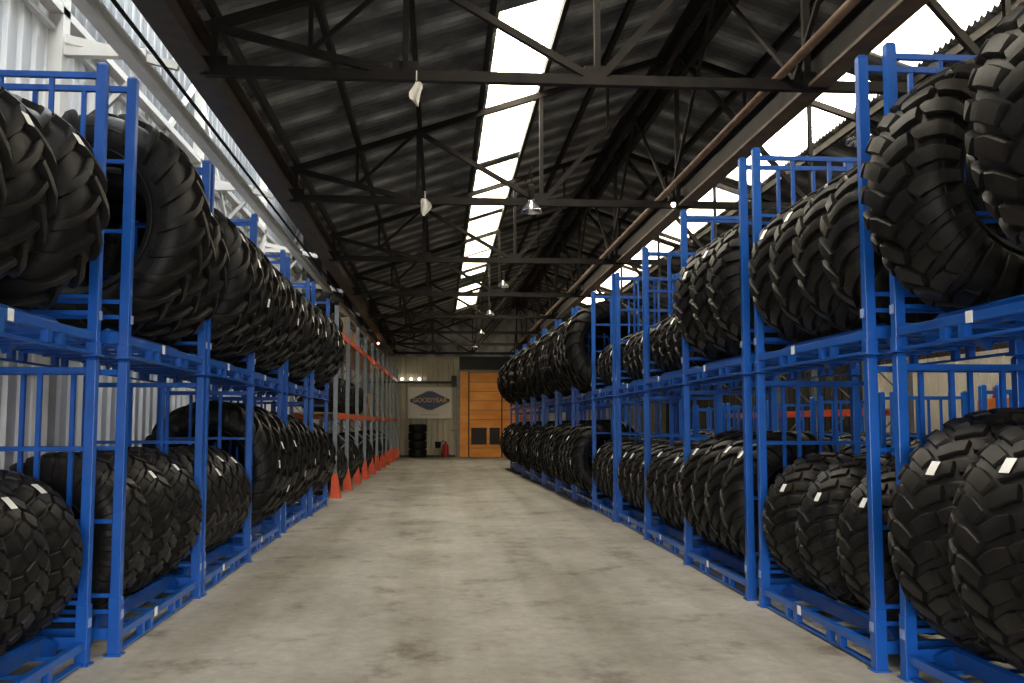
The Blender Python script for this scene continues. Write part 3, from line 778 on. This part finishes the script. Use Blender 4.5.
# three lit bulbs on the dark rail
for i, (x, lab) in enumerate(((-1.86, 'small lit round bulb on the end wall rail, nearest the racking'), (-1.42, 'small lit round bulb on the end wall rail, middle of three'), (-1.02, 'small lit round bulb on the end wall rail, closest to the sign'))):
    r = thing('wall_bulb', lab, 'lamp', (x, yb-.12, 3.78), 0, 'lit bulbs above the sign')
    b = MB(); b.lathe([(0,.07),(.05,.05),(.07,0),(.05,-.05),(.03,-.07),(0,-.07)], 14); b.build('globe', M['lit_bulb'], r, smooth=True)
    b = MB(); b.tube((0,.02,-.10), (0,.02,-.06), .03, 8); b.build('holder', M['header'], r)
r = thing('spot_lamp', 'tiny bright round spotlight at the brown pipe end of the second roof tie', 'lamp', (3.60, 14.84, 5.00))
b = MB(); b.lathe([(0,.04),(.028,.03),(.04,0),(.028,-.03),(0,-.04)], 14); b.build('lens', M['lit_bulb'], r, smooth=True)
b = MB(); b.box(-.02,.02,.03,.10,-.02,.06); b.build('mount', M['header'], r)
r = thing('warning_lamp', 'small glowing red lamp high on the dark gable above the pallet racking', 'lamp', (-2.52, 40.0, 4.86))
b = MB(); b.lathe([(0,.05),(.035,.035),(.05,0),(.035,-.035),(0,-.05)], 12); b.build('globe', M['red_lamp'], r, smooth=True)
b = MB(); b.box(-.06,.06,-.03,.03,.05,.12); b.build('mount', M['header'], r)

# stack of black tyres leaning upright by the wall under the sign
for j in range(4):
    r = thing('black_tyre', 'flat black tyre in the stack under the sign, ' + ['bottom one','second from bottom','third from bottom','topmost'][j], 'tyre', (-1.06+rnd.uniform(-.02,.02), yb-.55, j*.398), rnd.uniform(0,1), 'stacked tyres under the sign')
    b = MB(); b.lathe([(.27,.03),(.30,0),(.37,.0),(.405,.05),(.415,.20),(.405,.34),(.37,.395),(.30,.395),(.27,.365),(.33,.33),(.34,.20),(.33,.07)], 40, close=True); b.build('casing', M['rubber'], r, smooth=True)
    b = MB()
    for q in range(28):
        a = 2*PI*q/28
        for zz, of in ((.05, 0), (.21, .11)):
            c_, s_ = math.cos(a+of), math.sin(a+of); b.beam((.415*c_, .415*s_, zz+.0), (.415*c_, .415*s_, zz+.14), .05, .03, a+of)
    b.build('tread_lugs', M['lug'], r)

# red fire extinguisher
fe = thing('fire_extinguisher', 'red wheeled fire extinguisher standing by the end wall between sign and door', 'fire extinguisher', (.28, yb-.45, 0))
b = MB(); b.lathe([(0,.04),(.14,.04),(.15,.08),(.15,.52),(.12,.60),(.05,.64),(.05,.68),(0,.68)], 20); b.build('cylinder_tank', M['red'], fe, smooth=True)
b = MB(); b.box(-.04,.04,-.03,.03,.68,.74); b.beam((0,0,.74),(-.16,0,.80),.03,.03); b.build('valve', M['black'], fe)
b = MB(); pts = [(-.16,0,.79),(-.24,0,.7),(-.26,0,.5),(-.22,0,.3),(-.2,0,.2)]
for a_, c_ in zip(pts, pts[1:]): b.tube(a_, c_, .018, 8)
b.tube((-.2,0,.25),(-.2,0,.06),.02,8,.05); b.build('hose', M['black'], fe)
b = MB()
for s_ in (-1, 1): b.tube((s_*.17,.06,.09),(s_*.21,.06,.09),.09,16)
b.build('wheel', M['black'], fe)
bk = thing('bucket', 'small dark bucket on a stool beside the red fire extinguisher', 'bucket', (-.10, yb-.40, 0))
b = MB(); b.lathe([(0,.44),(.11,.44),(.15,.74),(.16,.75),(.14,.74),(.10,.46),(0,.46)], 18); b.build('pail', M['black'], bk, smooth=True)
b = MB(); b.box(-.15,.15,-.15,.15,.40,.44)
for sx in (-1,1):
    for sy in (-1,1): b.box(sx*.12-.015, sx*.12+.015, sy*.12-.015, sy*.12+.015, 0, .40)
b.build('stool', M['wood'], bk)

# ------------------------------------------------------------------ light
W = bpy.data.worlds.new('World'); S.world = W; W.use_nodes = True
bg = W.node_tree.nodes['Background']; bg.inputs[0].default_value = (1.0, .975, .955, 1); bg.inputs[1].default_value = 12.0
def portal(name, loc, rot, sx, sy):
    l = bpy.data.lights.new(name, 'AREA'); l.shape = 'RECTANGLE'; l.size = sx; l.size_y = sy; l.cycles.is_portal = True
    o = bpy.data.objects.new(name, l); COL.objects.link(o); o.location = loc; o.rotation_euler = rot
xm = (SKL[0]+SKL[1])/2; portal('skylight_portal', (xm, 22, zroof(xm)+.08), (0, -math.atan(SL), 0), .95, 44)
xm = (SKR[0]+SKR[1])/2; portal('skylight_portal', (xm, 21.5, zroof(xm)+.08), (0, math.atan(SL), 0), .95, 43)
portal('rooflight_portal', (-2.975, 8.5, ZW+.12), (0,0,0), 1.02, 27)
portal('doorway_portal', (.6, Y0-.15, 1.8), (PI/2, 0, 0), 5.0, 3.6)

# ------------------------------------------------------------------ camera
f, xv, yv = 983., 440., 424.
th = math.atan((yv-341.5)/f); ps = math.atan((512-xv)*math.cos(th)/f)
cam = bpy.data.cameras.new('Camera'); co = bpy.data.objects.new('Camera', cam); COL.objects.link(co)
cam.sensor_width = 36; cam.lens = f/1024*36; cam.clip_end = 200
co.location = (0, 0, 1.6); co.rotation_euler = (PI/2 + th, 0, -ps)
S.camera = co
S.view_settings.view_transform = 'Standard'; S.view_settings.look = 'None'; S.view_settings.gamma = 1; S.view_settings.exposure = .42
S.view_settings.use_curve_mapping = False
S.cycles.use_denoising = True
S.cycles.max_bounces = 8; S.cycles.transparent_max_bounces = 16; S.cycles.diffuse_bounces = 5
